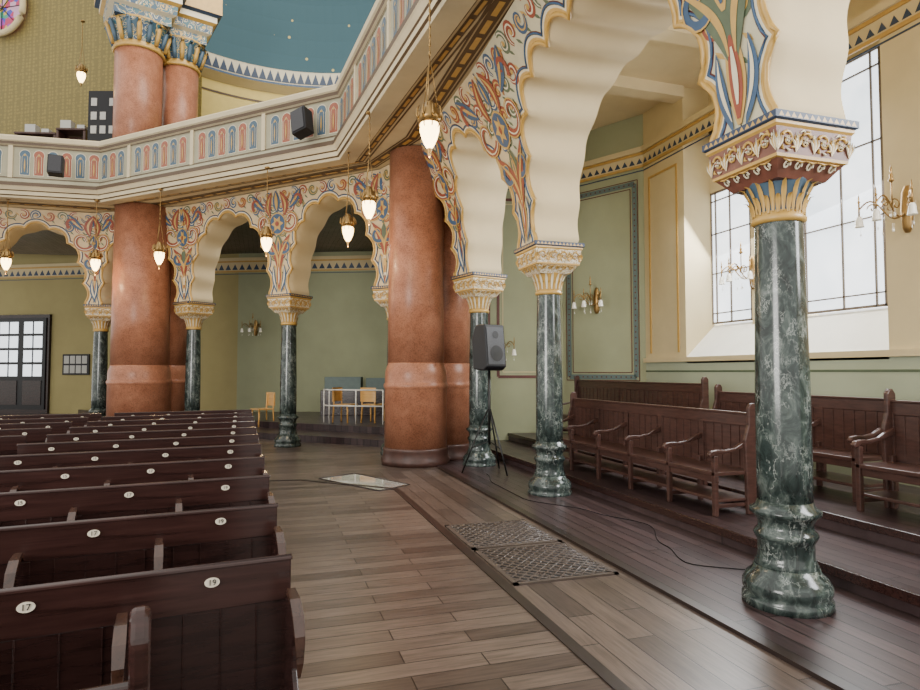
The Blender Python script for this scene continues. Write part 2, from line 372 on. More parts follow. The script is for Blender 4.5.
# ---------------------------------------------------------------- arcade walls
ZT=5.5; PHW=.30
LEAN={0:(.77,.77),1:(.77,.77),2:(.77,.77),3:(.77,.15),4:(.15,.15),5:(.15,.15),6:(.15,.15),7:(.15,.15)}
def lean(z,amt=.77):
    t=max(0,min(1,(z-Z0)/(ZT-Z0))); return PHW+amt*t**2.0
def bay(P0,P1,apex,n,K,fieldm,idx,back_top=6.7):
    P0=Vector((*P0,0)); P1=Vector((*P1,0)); L=(P1-P0).length; ex=(P1-P0)/L; nn=Vector((-ex.y,ex.x,0)); ph=PHW
    a=L/2-ph; bb=apex-Z0; la,lb=LEAN[idx]
    ln=lambda s,z: lean(z,la+(lb-la)*max(0,min(1,s/L))**.6)
    def mp(s,z,d=0):
        p=P0+ex*s+nn*(ln(s,z)+d); return (p.x,p.y,z)
    def mb(s,z):
        p=P0+ex*s-nn*PHW; return (p.x,p.y,z)
    D=[]
    for i in range(401):
        t=pi*i/400; c,s=math.cos(t),math.sin(t)
        D.append((-a*math.copysign(abs(c)**(2/n),c),bb*abs(s)**(2/n)))
    cum=[0]
    for i in range(400): cum.append(cum[-1]+math.hypot(D[i+1][0]-D[i][0],D[i+1][1]-D[i][1]))
    S=10; NP=K*S; base=[];nor=[]
    j=0
    for k in range(NP+1):
        tgt=cum[-1]*k/NP
        while j<399 and cum[j+1]<tgt: j+=1
        f=(tgt-cum[j])/max(1e-9,cum[j+1]-cum[j]); x=D[j][0]+(D[j+1][0]-D[j][0])*f; z=D[j][1]+(D[j+1][1]-D[j][1])*f
        base.append((x,z))
    for k in range(NP+1):
        p,q=base[max(0,k-3)],base[min(NP,k+3)]; dx,dz=q[0]-p[0],q[1]-p[1]; l=math.hypot(dx,dz); nor.append((-dz/l,dx/l))
    amp=.135 if L>3.5 else .11
    bw=1.25 if L>3.5 else 1.0
    def lvl(o,lob,soft=False):
        out=[]
        for k in range(NP+1):
            f=(k%S)/S
            sh=(.5-.5*math.cos(2*pi*f)) if soft else (math.sin(pi*f)**.8 if k%S else 0)
            am=amp*lob*sh-amp*.35
            x=base[k][0]+nor[k][0]*(am+o); z=base[k][1]+nor[k][1]*(am+o); z=max(0,z) if 0<k<NP else 0
            if k in (0,NP): x=base[k][0]+nor[k][0]*o
            out.append((min(L-.02,max(.02,x+L/2)),z+Z0))
        return out
    e0,e1,e2,e3=lvl(0,1),lvl(.045*bw,1),lvl(.080*bw,.97),lvl(.105*bw,.9)
    s1,s3=lvl(.02,.6,True),lvl(.04,.38,True)
    b=MB()
    def strip(A,B,mi,f=mp):
        for k in range(NP): b.poly([f(*A[k]),f(*A[k+1]),f(*B[k+1]),f(*B[k])],mi)
    strip(e0,e1,2); strip(e1,e2,3); strip(e2,e3,4)
    H=ZT-Z0
    def outer(k):
        t=k/NP; q=.30
        if t<q: return (0,Z0+H*t/q)
        if t>1-q: return (L,Z0+H*(1-t)/q)
        return (L*(t-q)/(1-2*q),ZT)
    NS=6
    for k in range(NP):
        A,B=e3[k],e3[k+1]; C,Dd=outer(k+1),outer(k)
        for r in range(NS):
            f0,f1=r/NS,(r+1)/NS
            lp=lambda p,q,f:(p[0]+(q[0]-p[0])*f,p[1]+(q[1]-p[1])*f)
            b.poly([mp(*lp(A,Dd,f0)),mp(*lp(B,C,f0)),mp(*lp(B,C,f1)),mp(*lp(A,Dd,f1))],0)
        b.poly([mb(*s3[k]),mb(*s3[k+1]),mb(C[0],Z0+(C[1]-Z0)*(back_top-Z0)/H),mb(Dd[0],Z0+(Dd[1]-Z0)*(back_top-Z0)/H)],1)
    g=len(b.v); rows=8
    for r in range(rows+1):
        f=r/rows
        for k in range(NP+1):
            if f<.13: w0=f/.13; A0=e0[k];B0=s1[k]
            else: w0=(f-.13)/.87; A0=s1[k];B0=s3[k]
            sx=A0[0]+(B0[0]-A0[0])*w0; sz=A0[1]+(B0[1]-A0[1])*w0
            off=ln(sx,sz)+(-PHW-ln(sx,sz))*f
            p=P0+ex*sx+nn*off; b.v.append((p.x,p.y,sz))
    W=NP+1
    for r in range(rows):
        for k in range(NP): b.quad((g+r*W+k,g+r*W+k+1,g+(r+1)*W+k+1,g+(r+1)*W+k),1,True)
    b.tube([mp(s,z,.0) for s,z in e0],.02*bw,6,2)
    b.tube([mp(s,z,.003) for s,z in e2],.011*bw,5,5)
    st=.25; d=.005; R0=.118
    nx=max(1,int(L/st))
    def infield(x,z,m):
        if x<.02 or x>L-.02 or z>ZT-.04: return False
        return (abs(x-L/2)/(a+m))**n+((z-Z0)/(bb+m))**n>=1.0
    for iz in range(int(H/st)+1):
        for ix in range(nx+1):
            x=(ix+.5*(iz%2))*L/nx; z=Z0+.10+iz*st
            if z>ZT-.08: continue
            if infield(x,z,.23) and .04<x<L-.04:
                sgx=1 if x<L/2 else -1
                a0=(ix*2.1+iz*1.3)+(0 if sgx>0 else pi); dr=sgx*(1 if iz%2 else -1)
                pts=[(x+R0*(1-j/19)*math.cos(a0+dr*j*.42),z+R0*(1-j/19)*math.sin(a0+dr*j*.42)) for j in range(17)]
                pts=[(min(L-.005,max(.005,px)),min(ZT,pz)) for px,pz in pts]
                mi=((6,5,6,7),(7,6,5,6))[fieldm=='fieldc'][(ix+iz)%4]
                b.ribbon(pts,[.078*math.sin(pi*min(1,(j+2)/18))+.008 for j in range(17)],mp,d,mi)
                b.ribbon(pts,[.016*math.sin(pi*min(1,(j+2)/18))+.004 for j in range(17)],mp,d+.003,3 if (ix+iz)%3 else 2)
                b.disc(x,z,.028,mp,d+.004,2,8)
            for ox,oz,mi2 in ((.5,.0,2),(.25,.5,7)):
                lx=x+ox*st; lz=z+oz*st
                if infield(lx,lz,.17) and infield(lx+.03,lz,.15):
                    b.ribbon([(lx-.04,lz-.04),(lx-.01,lz-.005),(lx+.015,lz+.015),(lx+.04,lz+.045)],[.004,.034,.032,.004],mp,d-.002,mi2)
    o=b.obj('wall_arcade_bay',[fieldm,'vault','goldp','white2','dred','blue','red','teal'],fix=False)
    struct(o,'painted scalloped horseshoe arch of the arcade with gilded edge')
def sp(cx,cz,r0,r1,a0,a1,N=18): 
    return [(cx+(r0+(r1-r0)*i/N)*math.cos(a0+(a1-a0)*i/N),cz+(r0+(r1-r0)*i/N)*math.sin(a0+(a1-a0)*i/N)) for i in range(N+1)]
def ornament(col,dirA,dirB,name,wide,cream,amA,amB,LB):
    C=Vector((*col,0))
    def mp(s,z,d):
        ex=Vector((*(dirB if s>0 else dirA),0)).normalized(); nn=Vector((-ex.y,ex.x,0))
        am=amA if s<=0 else amB[0]+(amB[1]-amB[0])*(s/LB)**.6
        p=C+ex*s+nn*(lean(z,am)+d)
        return (p.x,p.y,z)
    b=MB(); z=Z0
    w=wide
    A,B=(0,2) if not cream else (2,0)
    def both(pts,wd,mi,d=.012):
        b.ribbon(pts,wd,mp,d,mi); b.ribbon([(-p[0],p[1]) for p in pts],wd,mp,d,mi)
    N=20
    def leaf(x0,z0,x1,z1,wd,mi,bend=0,d=.012,both_=True):
        pts=[];ws=[]
        for i in range(N+1):
            t=i/N; pts.append((x0+(x1-x0)*t+bend*math.sin(pi*t),z0+(z1-z0)*t)); ws.append(max(.004,wd*math.sin(pi*min(1,t*.92+.05))))
        (both if both_ else lambda a,c,e,d=d:b.ribbon(a,c,mp,d,e))(pts,ws,mi,d)
    leaf(0.0,z+.06,0,z+.75,.17,3,0,.014,False); leaf(0,z+.10,0,z+.68,.11,0,0,.018,False); leaf(0,z+.2,0,z+.6,.04,4,0,.022,False)
    leaf(.06,z+.04,.15,z+.62,.10,1,.04,.016); leaf(.06,z+.10,.145,z+.58,.035,4,.04,.020)
    leaf(.02,z+.5,.40*w,z+1.25,.19,A,-.10,.016); leaf(.03,z+.55,.38*w,z+1.18,.06,3,-.10,.020)
    leaf(0,z+.8,0,z+1.28,.24,B,0,.014,False); leaf(0,z+.85,0,z+1.22,.12,3,0,.020,False); leaf(0,z+.9,0,z+1.15,.05,1,0,.024,False)
    both(sp(.24*w,z+1.02,.16,.03,-2.2,3.2),[.08*(1-i/26) for i in range(19)],1,.018)
    both(sp(.24*w,z+1.02,.195,.06,-2.2,3.2),.014,3,.024)
    b.disc(0,z+1.50,.235,mp,.020,3,24); b.disc(0,z+1.50,.21,mp,.024,1,24); b.disc(0,z+1.50,.175,mp,.028,3,12,1); b.disc(0,z+1.50,.055,mp,.032,0,12)
    both(sp(.44*w,z+1.55,.25,.04,-2.6,3.6,26),[.12*(1-i/34) for i in range(27)],A,.018)
    both(sp(.44*w,z+1.55,.295,.085,-2.6,3.6,26),.018,3,.024)
    both(sp(.44*w,z+1.55,.25,.05,-2.6,3.6,26),.018,4,.024)
    leaf(.20,z+1.66,.12,z+2.17,.17,0,.08,.016); leaf(.2,z+1.70,.13,z+2.12,.05,3,.08,.020)
    leaf(0,z+1.74,0,z+2.2,.20,1,0,.014,False); leaf(0,z+1.78,0,z+2.16,.09,3,0,.020,False)
    leaf(.45*w,z+1.8,.85*w,z+2.16,.18,1,.02,.016); leaf(.47*w,z+1.83,.83*w,z+2.13,.05,3,.02,.020)
    both(sp(.72*w,z+1.96,.14,.02,-1,4.4,18),[.075*(1-i/26) for i in range(19)],0,.020)
    o=b.obj('wall_ornament',['red','blue','teal','goldp','white2','navy'],fix=False); struct(o,'painted scrollwork and rosette on the arcade spandrel')
for i in range(len(CP)-1):
    P0,P1=CP[i],CP[i+1]; L=math.dist(P0,P1)
    fm='fieldc' if i in (0,1) else 'field'
    bay(P0,P1,5.04 if L>3.5 else 5.12,2.7 if L>3.5 else 2.2,11 if L>3.5 else 9,fm,i,6.7 if i<3 else 5.5)
for i in range(1,len(CP)-1):
    d=lambda p,q:(q[0]-p[0],q[1]-p[1])
    ornament(CP[i],d(CP[i-1],CP[i]),d(CP[i],CP[i+1]),'o',1.0 if i in (1,2) else .8,i==1,LEAN[i-1][1],LEAN[i],math.dist(CP[i],CP[i+1]))

# ---------------------------------------------------------------- red granite piers
def pier(pos,lobe,rs,rl,label,flip):
    r=root('granite_pier',label,'pillar',(pos[0],pos[1],0),0,'red granite piers')
    def prof(R): return [(R+.10,0),(R+.10,.08),(R+.08,.12),(R+.07,.24),(R+.08,.27),(R+.06,.30)]
    for nm,fn,mt in (('plinth',prof,'granite_dark'),('base',lambda R:[(R+.05,.29),(R+.05,1.30),(R+.053,1.305),(R+.068,1.33),(R+.072,1.36),(R+.066,1.39),(R+.05,1.41),(R+.048,1.415),(R+.046,1.55),(R+.040,1.62),(R+.012,1.70),(R+.002,1.72),(R,1.76)],'granite'),('shaft',lambda R:[(R,1.74),(R-.005,3),(R-.02,5.5)],'granite')):
        b=MB(); b.lathe(fn(rs),56); b.lathe(fn(rl),56,(lobe[0]-pos[0],lobe[1]-pos[1],0)); o=b.obj(nm,[mt],r)
    return r
R1=cw(-.78,11.0); R1b=cw(-.30,11.7); pier(R1,R1b,.50,.50,'salmon red granite pier with attached half shaft carrying the balcony',1)
R2=cw(-7.58,14.7); R2b=cw(-7.42,15.45); pier(R2,R2b,.63,.60,'red granite pier behind the wooden pews carrying the balcony',-1)
for (X,Y,r0,l) in ((-7.72,14.6,.52,'red gallery column with blue and gold leaf capital'),(-7.08,15.4,.42,'slimmer red gallery column with blue and gold leaf capital')):
    p=cw(X,Y); r=root('gallery_column',l,'column',(p[0],p[1],6.3),0,'gallery columns')
    b=MB(); b.lathe([(r0,0),(r0,2.92)],40); b.obj('shaft',['granite'],r)
    T=.18
    b=MB(); b.lathe([(r0+.02,2.7+T),(r0+.06,2.74+T),(r0+.02,2.78+T),(r0+.02,2.85+T),(r0+.08,3.15+T),(r0+.16,3.32+T),(r0+.18,3.36+T)],40,mis=[1,1,1,0,0,1])
    for i in range(18):
        a=2*pi*i/18
        b.tube([((r0+q)*math.cos(a),(r0+q)*math.sin(a),zz+T) for q,zz in ((.03,2.85),(.08,3.02),(.14,3.2),(.21,3.3),(.23,3.25))],[.05,.06,.055,.04,.015],6,2 if i%2 else 1)
    b.obj('capital',['tealcap','goldp','greyblue'],r)
    b=MB(); s2=1.4142; R=r0+.08
    b.lathe([(R*s2,3.34+T),(R*s2,3.55+T),((R+.10)*s2,3.6+T),((R+.12)*s2,3.8+T),((R+.2)*s2,3.86+T),((R+.2)*s2,4.0+T),((R+.3)*s2,4.05+T),((R+.3)*s2,4.5+T)],4,mis=[0,1,0,2,1,3,2,0],sm=False,ph=pi/4+.3)
    b.obj('impost_block',['tealcap','white2','goldp','navy'],r)

# ---------------------------------------------------------------- balcony
FP=[(2.4,-1.2),(1.72,6.28),(1.25,11.2),(-3.6,15.7),(-10.5,16.25)]
def offs(path,d):
    out=[]
    for i,p in enumerate(path):
        ns=[]
        for a,c in ((i-1,i),(i,i+1)):
            if a<0 or c>=len(path): continue
            t=Vector((path[c][0]-path[a][0],path[c][1]-path[a][1])).normalized(); ns.append(Vector((-t.y,t.x)))
        n=sum(ns,Vector((0,0))).normalized(); k=1/max(.3,n.dot(ns[0])); out.append((p[0]+n.x*d*k,p[1]+n.y*d*k))
    return out
bal=root('balcony','cream gallery balcony with painted arched parapet panels and moulded cornice','balcony',(0,0,0))
def sweep(prof,mis,name,mats):
    b=MB(); rows=[]
    for d,z in prof:
        rows.append([(*p,z) for p in offs(FP,d)])
    for k in range(len(prof)-1):
        for i in range(len(FP)-1): b.poly([rows[k][i],rows[k][i+1],rows[k+1][i+1],rows[k+1][i]],mis[k])
    return b.obj(name,mats,bal,fix=False)
sweep([(-.3,5.46),(0,5.44),(0.02,5.48),(.05,5.50),(.05,5.58),(.07,5.60),(.11,5.66),(.13,5.68),(.13,5.76),(.04,5.80),(.02,5.86)],[1,1,2,1,2,1,1,2,0,0],'cornice',['fascia','soffit','stripe'])
sweep([(0,5.84),(0,6.62)],[0],'parapet',['fascia'])
sweep([(0,6.6),(.05,6.62),(.06,6.68),(.09,6.7),(.10,6.78),(.06,6.82),(-.2,6.82),(-.2,5.66)],[0,1,0,0,0,0,0],'handrail',['soffit','stripe'])
b=MB()
for i in range(len(FP)-1):
    p=Vector((*FP[i],0)); q=Vector((*FP[i+1],0)); L=(q-p).length; ex=(q-p)/L; nn=Vector((-ex.y,ex.x,0))
    mp=lambda s,z,d:tuple(p+ex*s+nn*d+Vector((0,0,z)))
    n=int(L/.27)
    st=L/n
    for k in range(n):
        c=(k+.5)*st
        if k%7==6:
            b.box(-.045,.045,-.0,.03,5.88,6.6,4,Matrix.Translation(p+ex*(c))@Matrix.Rotation(math.atan2(ex.y,ex.x),4,'Z'))
            continue
        col=1 if k%2 else 0
        def arch(w,z0,z1,d,mi):
            pts=[(c-w*.86,z0),(c+w*.86,z0)]+[(c+w*math.cos(-.5+t*(pi+1)/12),z1+w*math.sin(-.5+t*(pi+1)/12)) for t in range(0,13)]
            b.poly([mp(x,z,d) for x,z in pts],mi)
        arch(.118,5.945,6.41,.006,2); arch(.104,5.96,6.41,.010,6+col)
        b.ribbon([(c-.055,6.0),(c-.055,6.36),(c,6.44),(c+.055,6.36),(c+.055,6.0)],.009,mp,.014,4)
        b.disc(c,6.40,.022,mp,.018,3,8); b.ribbon([(c,6.02),(c,6.12),(c,6.24),(c,6.32)],[.006,.030,.024,.006],mp,.018,3)
    b.ribbon([(0,6.585),(L,6.585)],.02,mp,.02,5); b.ribbon([(0,5.885),(L,5.885)],.02,mp,.02,5)
b.obj('parapet_panels',['red','blue','white2','goldp','soffit','stripe','pink','greyblue'],bal,fix=False)
def soff(path_in,path_out,z,mi,b):
    for i in range(len(path_in)-1): b.poly([(*path_in[i],z),(*path_in[i+1],z),(*path_out[i+1],z),(*path_out[i],z)],mi)
inner=[(3.6,-1.2),(3.6,6.28),(3.6,10.4),(-3.2,17.2),(-10.5,17.9)]
b=MB(); soff(FP,inner,5.52,0,b); b.obj('soffit',['soffit'],bal,fix=False)
b=MB()
def band(d0,d1,mi,z): soff(offs(FP,d0),offs(FP,d1),z,mi,b)
band(-.32,-.35,0,5.516); band(-.38,-.48,0,5.516); band(-.51,-.54,0,5.516)
P2=[(2.50,-1.2),(2.48,6.28),(2.45,10.0),(2.0,11.65),(-3.2,16.75),(-10.5,17.0)]
def band2(d0,d1,mi,z): soff(offs(P2,d0),offs(P2,d1),z,mi,b)
band2(.0,.03,0,5.512); band2(.05,.21,0,5.512); band2(.23,.26,0,5.512)
for path,c0,zz in ((offs(P2,.13),.035,5.507),(offs(FP,-.43),.022,5.509)):
    for i in range(len(path)-1):
        p=Vector((*path[i],zz)); q=Vector((*path[i+1],zz)); L=(q-p).length; ex=(q-p)/L; nn=Vector((-ex.y,ex.x,0)); n=int(L/.36)
        for k in range(n):
            s=(k+.5)*L/n; b.poly([tuple(p+ex*(s+x)+nn*y) for x,y in ((-.14,-c0),(.14,-c0),(.14,c0),(-.14,c0))],2)
b.obj('soffit_stripes',['stripe','navy','goldp'],bal,fix=False)

# ---------------------------------------------------------------- walls
def wallseg(name,p0,p1,z0,z1,mats,label,th=.2):
    p=Vector((*p0,0)); q=Vector((*p1,0)); L=(q-p).length
    T=Matrix.Translation(p)@Matrix.Rotation(math.atan2(q.y-p.y,q.x-p.x),4,'Z')
    b=MB(); b.box(0,L,-th,0,z0,z1,0,T); return struct(b.obj(name,mats),label)
def frieze(b,p0,p1,z0,z1,step,mis,side=1):
    p=Vector((*p0,0)); q=Vector((*p1,0)); L=(q-p).length; ex=(q-p)/L; nn=Vector((-ex.y,ex.x,0))*side
    mp=lambda s,z,d:tuple(p+ex*s+nn*d+Vector((0,0,z)))
    b.poly([mp(0,z0,.01),mp(L,z0,.01),mp(L,z1,.01),mp(0,z1,.01)],mis[0])
    n=max(1,int(L/step)); st=L/n
    for k in range(n):
        b.poly([mp(k*st+st*.10,z0+.03,.015),mp(k*st+st*.90,z0+.03,.015),mp(k*st+st/2,z1-.06,.015)],mis[1])
    for zz,h,d,mi in ((z0-.05,.05,.03,2),(z1,.05,.03,2),(z1+.05,.10,.07,mis[0]),(z0-.12,.02,.012,mis[1])):
        b.prism([mp(0,zz,0),mp(L,zz,0),mp(L,zz+h,0),mp(0,zz+h,0)],nn*d,mi)
FM=['cream','navy','goldp','mborder','dred','white2']
def ubox(name,u0,u1,v0,v1,z0,z1,mat,label):
    b=MB(); b.box(u0,u1,v0,v1,z0,z1); return struct(b.obj(name,[mat]),label)
ubox('wall_right',7.0,7.25,-3,10.3,.0,1.82,'sage','light sage lower wall under the window sill')
ubox('wall_right',7.0,7.8,9.1,10.5,1.82,6.7,'cream','cream pilaster beside the window recess')
ubox('wall_right',7.0,7.8,-3,5.43,1.82,6.7,'cream','cream pier beside the tall window')
ubox('wall_right',7.55,7.8,5.43,9.1,5.85,6.7,'cream','cream wall above the windows')
ubox('wall_right',7.55,7.8,7.12,8.15,1.9,6.0,'cream','cream mullion wall between the windows')
ubox('wall_right',7.55,7.8,8.15,9.1,4.78,6.0,'cream','cream wall above the lower window')
b=MB(); b.prism([(7.0,5.43,1.75),(7.8,5.43,1.75),(7.8,5.43,2.42),(7.6,5.43,2.42),(7.0,5.43,1.86)],(0,3.67,0)); struct(b.obj('trim_3',['white']),'sloping pale window sill')
ubox('trim_4',6.94,7.0,-3,10.3,1.78,1.86,'cream','cream string course at sill level')
b=MB()
b.box(6.99,7.0,-3,10.3,1.6,1.63,0)
b.box(6.985,7.0,9.28,9.32,1.95,5.3,1); b.box(6.985,7.0,10.1,10.14,1.95,5.3,1); b.box(6.985,7.0,9.28,10.14,5.3,5.34,1)
struct(b.obj('trim_5',['teal','goldp']),'thin painted border lines on the wall')
b=MB(); frieze(b,(7.0,-3),(7.0,10.3),5.64,5.84,.15,(0,1)); struct(b.obj('trim_6',FM,fix=False),'cornice with navy triangle frieze')
A,B_,C_=(7.0,10.3),(6.1,12.0),(3.0,12.75)
wallseg('wall_back',A,B_,0,6.7,['green'],'sage green wall panel of the side niche')
wallseg('wall_back',B_,C_,0,6.7,['green'],'dark green end wall of the side niche')
b=MB(); frieze(b,A,B_,5.64,5.84,.15,(0,1),1); frieze(b,B_,C_,5.64,5.84,.15,(0,1),1)
def frame(b,p0,p1,s0,s1,z0,z1,w,mi,side=1,d=.012):
    p=Vector((*p0,0)); q=Vector((*p1,0)); ex=(q-p).normalized(); nn=Vector((-ex.y,ex.x,0))*side
    mp=lambda s,z,dd:tuple(p+ex*s+nn*dd+Vector((0,0,z)))
    for pts in (((s0,z0),(s0,z1)),((s1,z0),(s1,z1)),((s0,z0),(s1,z0)),((s0,z1),(s1,z1))): b.ribbon(list(pts),w,mp,d,mi)
def dots(b,p0,p1,s0,s1,z0,z1,mi,d=.018,step=.11):
    p=Vector((*p0,0)); q=Vector((*p1,0)); ex=(q-p).normalized(); nn=Vector((-ex.y,ex.x,0))
    mp=lambda s,z,dd:tuple(p+ex*s+nn*dd+Vector((0,0,z)))
    z=z0
    while z<z1:
        for s in (s0,s1): b.disc(s,z,.02,mp,d,mi,4)
        z+=step
    s=s0
    while s<s1: b.disc(s,z1,.02,mp,d,mi,4); b.disc(s,z0,.02,mp,d,mi,4); s+=step
frame(b,A,B_,.2,1.75,1.5,5.3,.10,3); frame(b,A,B_,.13,1.82,1.43,5.37,.018,4,1,.012); frame(b,A,B_,.29,1.66,1.59,5.21,.018,4); dots(b,A,B_,.2,1.75,1.5,5.3,4)
frame(b,B_,C_,.2,1.4,1.5,5.3,.06,4); frame(b,B_,C_,1.6,2.9,1.5,5.3,.06,4); frame(b,B_,C_,.3,1.3,1.6,5.2,.02,0);frame(b,B_,C_,1.7,2.8,1.6,5.2,.02,0)
struct(b.obj('trim_7',FM,fix=False),'muted teal and red stencilled panel borders with frieze')
b=MB(); b.box(3.2,8,-3,13,6.65,6.8)
for v in (1.2,3.45,5.4,7.45,9.2): b.box(3.9,7,v-.15,v+.15,6.45,6.66)
struct(b.obj('ceiling',['vault']),'cream side niche ceiling with shallow beams')
def window(i,v0,v1,z0,z1,cross):
    b=MB(); b.box(7.58,7.62,v0,v1,z0,z1,0)
    def bar(a0,a1,c0,c1,mi=1): b.box(7.555,7.58,a0,a1,c0,c1,mi)
    for a0,a1,c0,c1 in ((v0,v0+.035,z0,z1),(v1-.035,v1,z0,z1),(v0,v1,z0,z0+.035),(v0,v1,z1-.035,z1)): bar(a0,a1,c0,c1)
    for t in cross[0]: bar(v0+(v1-v0)*t-.009,v0+(v1-v0)*t+.009,z0,z1)
    for t in cross[1]: bar(v0,v1,z0+(z1-z0)*t-.009,z0+(z1-z0)*t+.009)
    o=b.obj('window_%d'%i,['pane','bar']); struct(o,'tall leaded window with pale daylit glass and brown glazing bars')
window(1,8.15,9.12,2.44,4.78,((.5,.86),(.08,.38,.68,.93)))
window(2,5.86,7.12,2.44,5.85,((.12,.5),(.055,.35,.64,.93)))
W0=cw(-19,22.5); W1=cw(-7.4,20.6); W2=cw(-1.2,20.0); W3=cw(1.5,17.2)
wallseg('wall_far',W1,W0,0,6.3,['olive'],'olive plaster wall behind the pews')
wallseg('wall_far',W2,W1,0,6.3,['green'],'sage green curved corner wall')
wallseg('wall_far',W3,W2,0,6.3,['green'],'sage green side wall of the corner room')
wallseg('wall_far',C_,W3,0,6.3,['green'],'sage green return wall')
b=MB(); frieze(b,W0,W1,4.98,5.26,.24,(0,1),-1); frieze(b,W1,W2,4.98,5.26,.24,(0,1),-1); frieze(b,W2,W3,4.98,5.26,.24,(0,1),-1)
struct(b.obj('trim_8',FM,fix=False),'cream frieze with navy triangles around the corner room')
b=MB(); b.prism([(*W0,6.0),(*W1,6.0),(*W2,6.0),(*W3,6.0),(*C_,6.0),(3.2,10.6,6.0),(-1.65,16.6,6.0),(-4,18.1,6.0),(-15,18.2,6.0)],(0,0,.1)); struct(b.obj('ceiling',['dnavy']),'dark navy ceiling of the corner aisle')
# ---------------------------------------------------------------- door and notice board
ex=Vector((W1[0]-W0[0],W1[1]-W0[1],0)).normalized(); ang=math.atan2(ex.y,ex.x)
def onwall(px):
    k=(px-460)/620; 
    a=Vector((-19,22.5)); bb=Vector((-7.4,20.6)); d=bb-a
    t=(k*a.y-a.x)/(d.x-k*d.y); p=a+d*t; return cw(p.x,p.y)
pd=onwall(24)
b=MB(); w=.98
b.box(-w-.1,w+.1,-.1,0,0,3.62,1); b.box(-w,w,-.14,-.1,0.3,3.5,0)
for sx in (-1,1):
    for k in range(2):
        for r in range(4):
            x0=sx*(.12+.40*k); x1=sx*(.45+.40*k); b.box(min(x0,x1),max(x0,x1),-.155,-.14,1.45+r*.5,1.86+r*.5,2)
    b.box(min(sx*.12,sx*.85),max(sx*.12,sx*.85),-.16,-.14,.45,1.3,1)
o=b.obj('door_1',['black','pew','doorglass'],None,(pd[0],pd[1],0),ang); struct(o,'dark double door with small glazed panes')
pn=onwall(77)
r=root('notice_board','dark framed notice board with pinned papers on olive wall','notice board',(pn[0],pn[1],1.5),ang)
b=MB(); b.box(-.52,.52,-.06,-.0,0,.72); b.obj('frame',['black'],r,bev=.01)
for k in range(4):
    for j in range(2):
        b=MB(); b.box(-.45+k*.235,-.26+k*.235,-.068,-.06,.06+j*.33,.33+j*.33); b.obj('paper',['paper'],r)

# ---------------------------------------------------------------- upper gallery surroundings
cx,cy,RD=.4,14.6,5.2
def ringarc(z0,z1,R0,R1,a0,a1,n,mi_fn,b):
    for i in range(n):
        t0=a0+(a1-a0)*i/n; t1=a0+(a1-a0)*(i+1)/n
        b.poly([(cx+R0*math.cos(t0),cy+R0*math.sin(t0),z0),(cx+R0*math.cos(t1),cy+R0*math.sin(t1),z0),(cx+R1*math.cos(t1),cy+R1*math.sin(t1),z1),(cx+R1*math.cos(t0),cy+R1*math.sin(t0),z1)],mi_fn(i),False)
a0,a1=-pi/4,pi*.78
b=MB(); ringarc(5.6,10.5,RD,RD,a0,a1,60,lambda i:0,b); 
for zz in (8.6,9.9): ringarc(zz,zz+.06,RD-.02,RD-.02,a0,a1,60,lambda i:1,b)
struct(b.obj('wall_gallery',['yellow','stripe'],fix=False),'yellow curved gallery wall')
b=MB()
ringarc(10.25,10.4,RD-.02,RD-.35,a0,a1,60,lambda i:2,b); ringarc(10.4,10.46,RD-.35,RD-.35,a0,a1,60,lambda i:3,b)
ringarc(10.46,10.9,RD-.32,RD-.32,a0,a1,60,lambda i:0,b)
n=70
for i in range(n):
    t0=a0+(a1-a0)*i/n; t1=a0+(a1-a0)*(i+1)/n; tm=(t0+t1)/2; R=RD-.335
    b.poly([(cx+R*math.cos(t0),cy+R*math.sin(t0),10.5),(cx+R*math.cos(t1),cy+R*math.sin(t1),10.5),(cx+R*math.cos(tm),cy+R*math.sin(tm),10.84)],1)
ringarc(10.9,11.0,RD-.35,RD-.15,a0,a1,60,lambda i:3,b)
struct(b.obj('trim_9',['white2','navy','cream','blue'],fix=False),'white and blue zigzag band at the dome springing')
b=MB(); NR=16
for k in range(NR):
    p0,p1=pi/2*k/NR,pi/2*(k+1)/NR
    ringarc(11+RD*math.sin(p0),11+RD*math.sin(p1),RD*math.cos(p0),RD*math.cos(p1),a0,a1,60,lambda i:0,b)
struct(b.obj('ceiling',['dome'],fix=False),'teal half dome painted with gold stars')
G0=cw(-18,20); G1=cw(-7.6,17.6)
wallseg('wall_gallery',G1,G0,5.6,15,['ochre'],'olive gold stencilled gallery wall')
b=MB(); b.prism([(*FP[1],5.56),(*FP[2],5.56),(*FP[3],5.56),(*FP[4],5.56),(*cw(-19,20),5.56),(*cw(-6,22),5.56),(6,20,5.56),(6,12,5.56),(3.6,10,5.56),(3.6,6.28,5.56)],(0,0,.08)); struct(b.obj('floor',['stage']),'gallery deck behind the parapet')
b=MB(); T=Matrix.Translation((*cw(-9.9,15.3),0))@Matrix.Rotation(-.26,4,'Z'); b.box(-3,1.5,-.55,1.6,5.62,6.35,0,T); struct(b.obj('floor',['stage']),'raised tier of the gallery floor')
gang=math.atan2(G0[1]-G1[1],G0[0]-G1[0])+pi
p=cw(-14.35,19.0); r=root('rose_window','round stained glass window in moulded ring on gallery wall','stained glass window',(p[0],p[1],13.0),gang)
b=MB(); n=40; b.v=[(.75*math.cos(2*pi*i/n),-.02,.75*math.sin(2*pi*i/n)) for i in range(n)]; b.quad(range(n),0); b.obj('glass',['rose'],r,fix=False)
b=MB(); b.tube([(.8*math.cos(2*pi*i/n),-.03,.8*math.sin(2*pi*i/n)) for i in range(n)],.09,8,0,True); 
for k in range(8): b.tube([(0,-.04,0),(.75*math.cos(k*pi/4),-.04,.75*math.sin(k*pi/4))],.015,5,1)
b.obj('frame',['cream','black'],r,fix=False)
p=cw(-8.62,14.75); r=root('display_board','black display board with pinned pictures on the gallery','display board',(p[0],p[1],6.36),-.3)
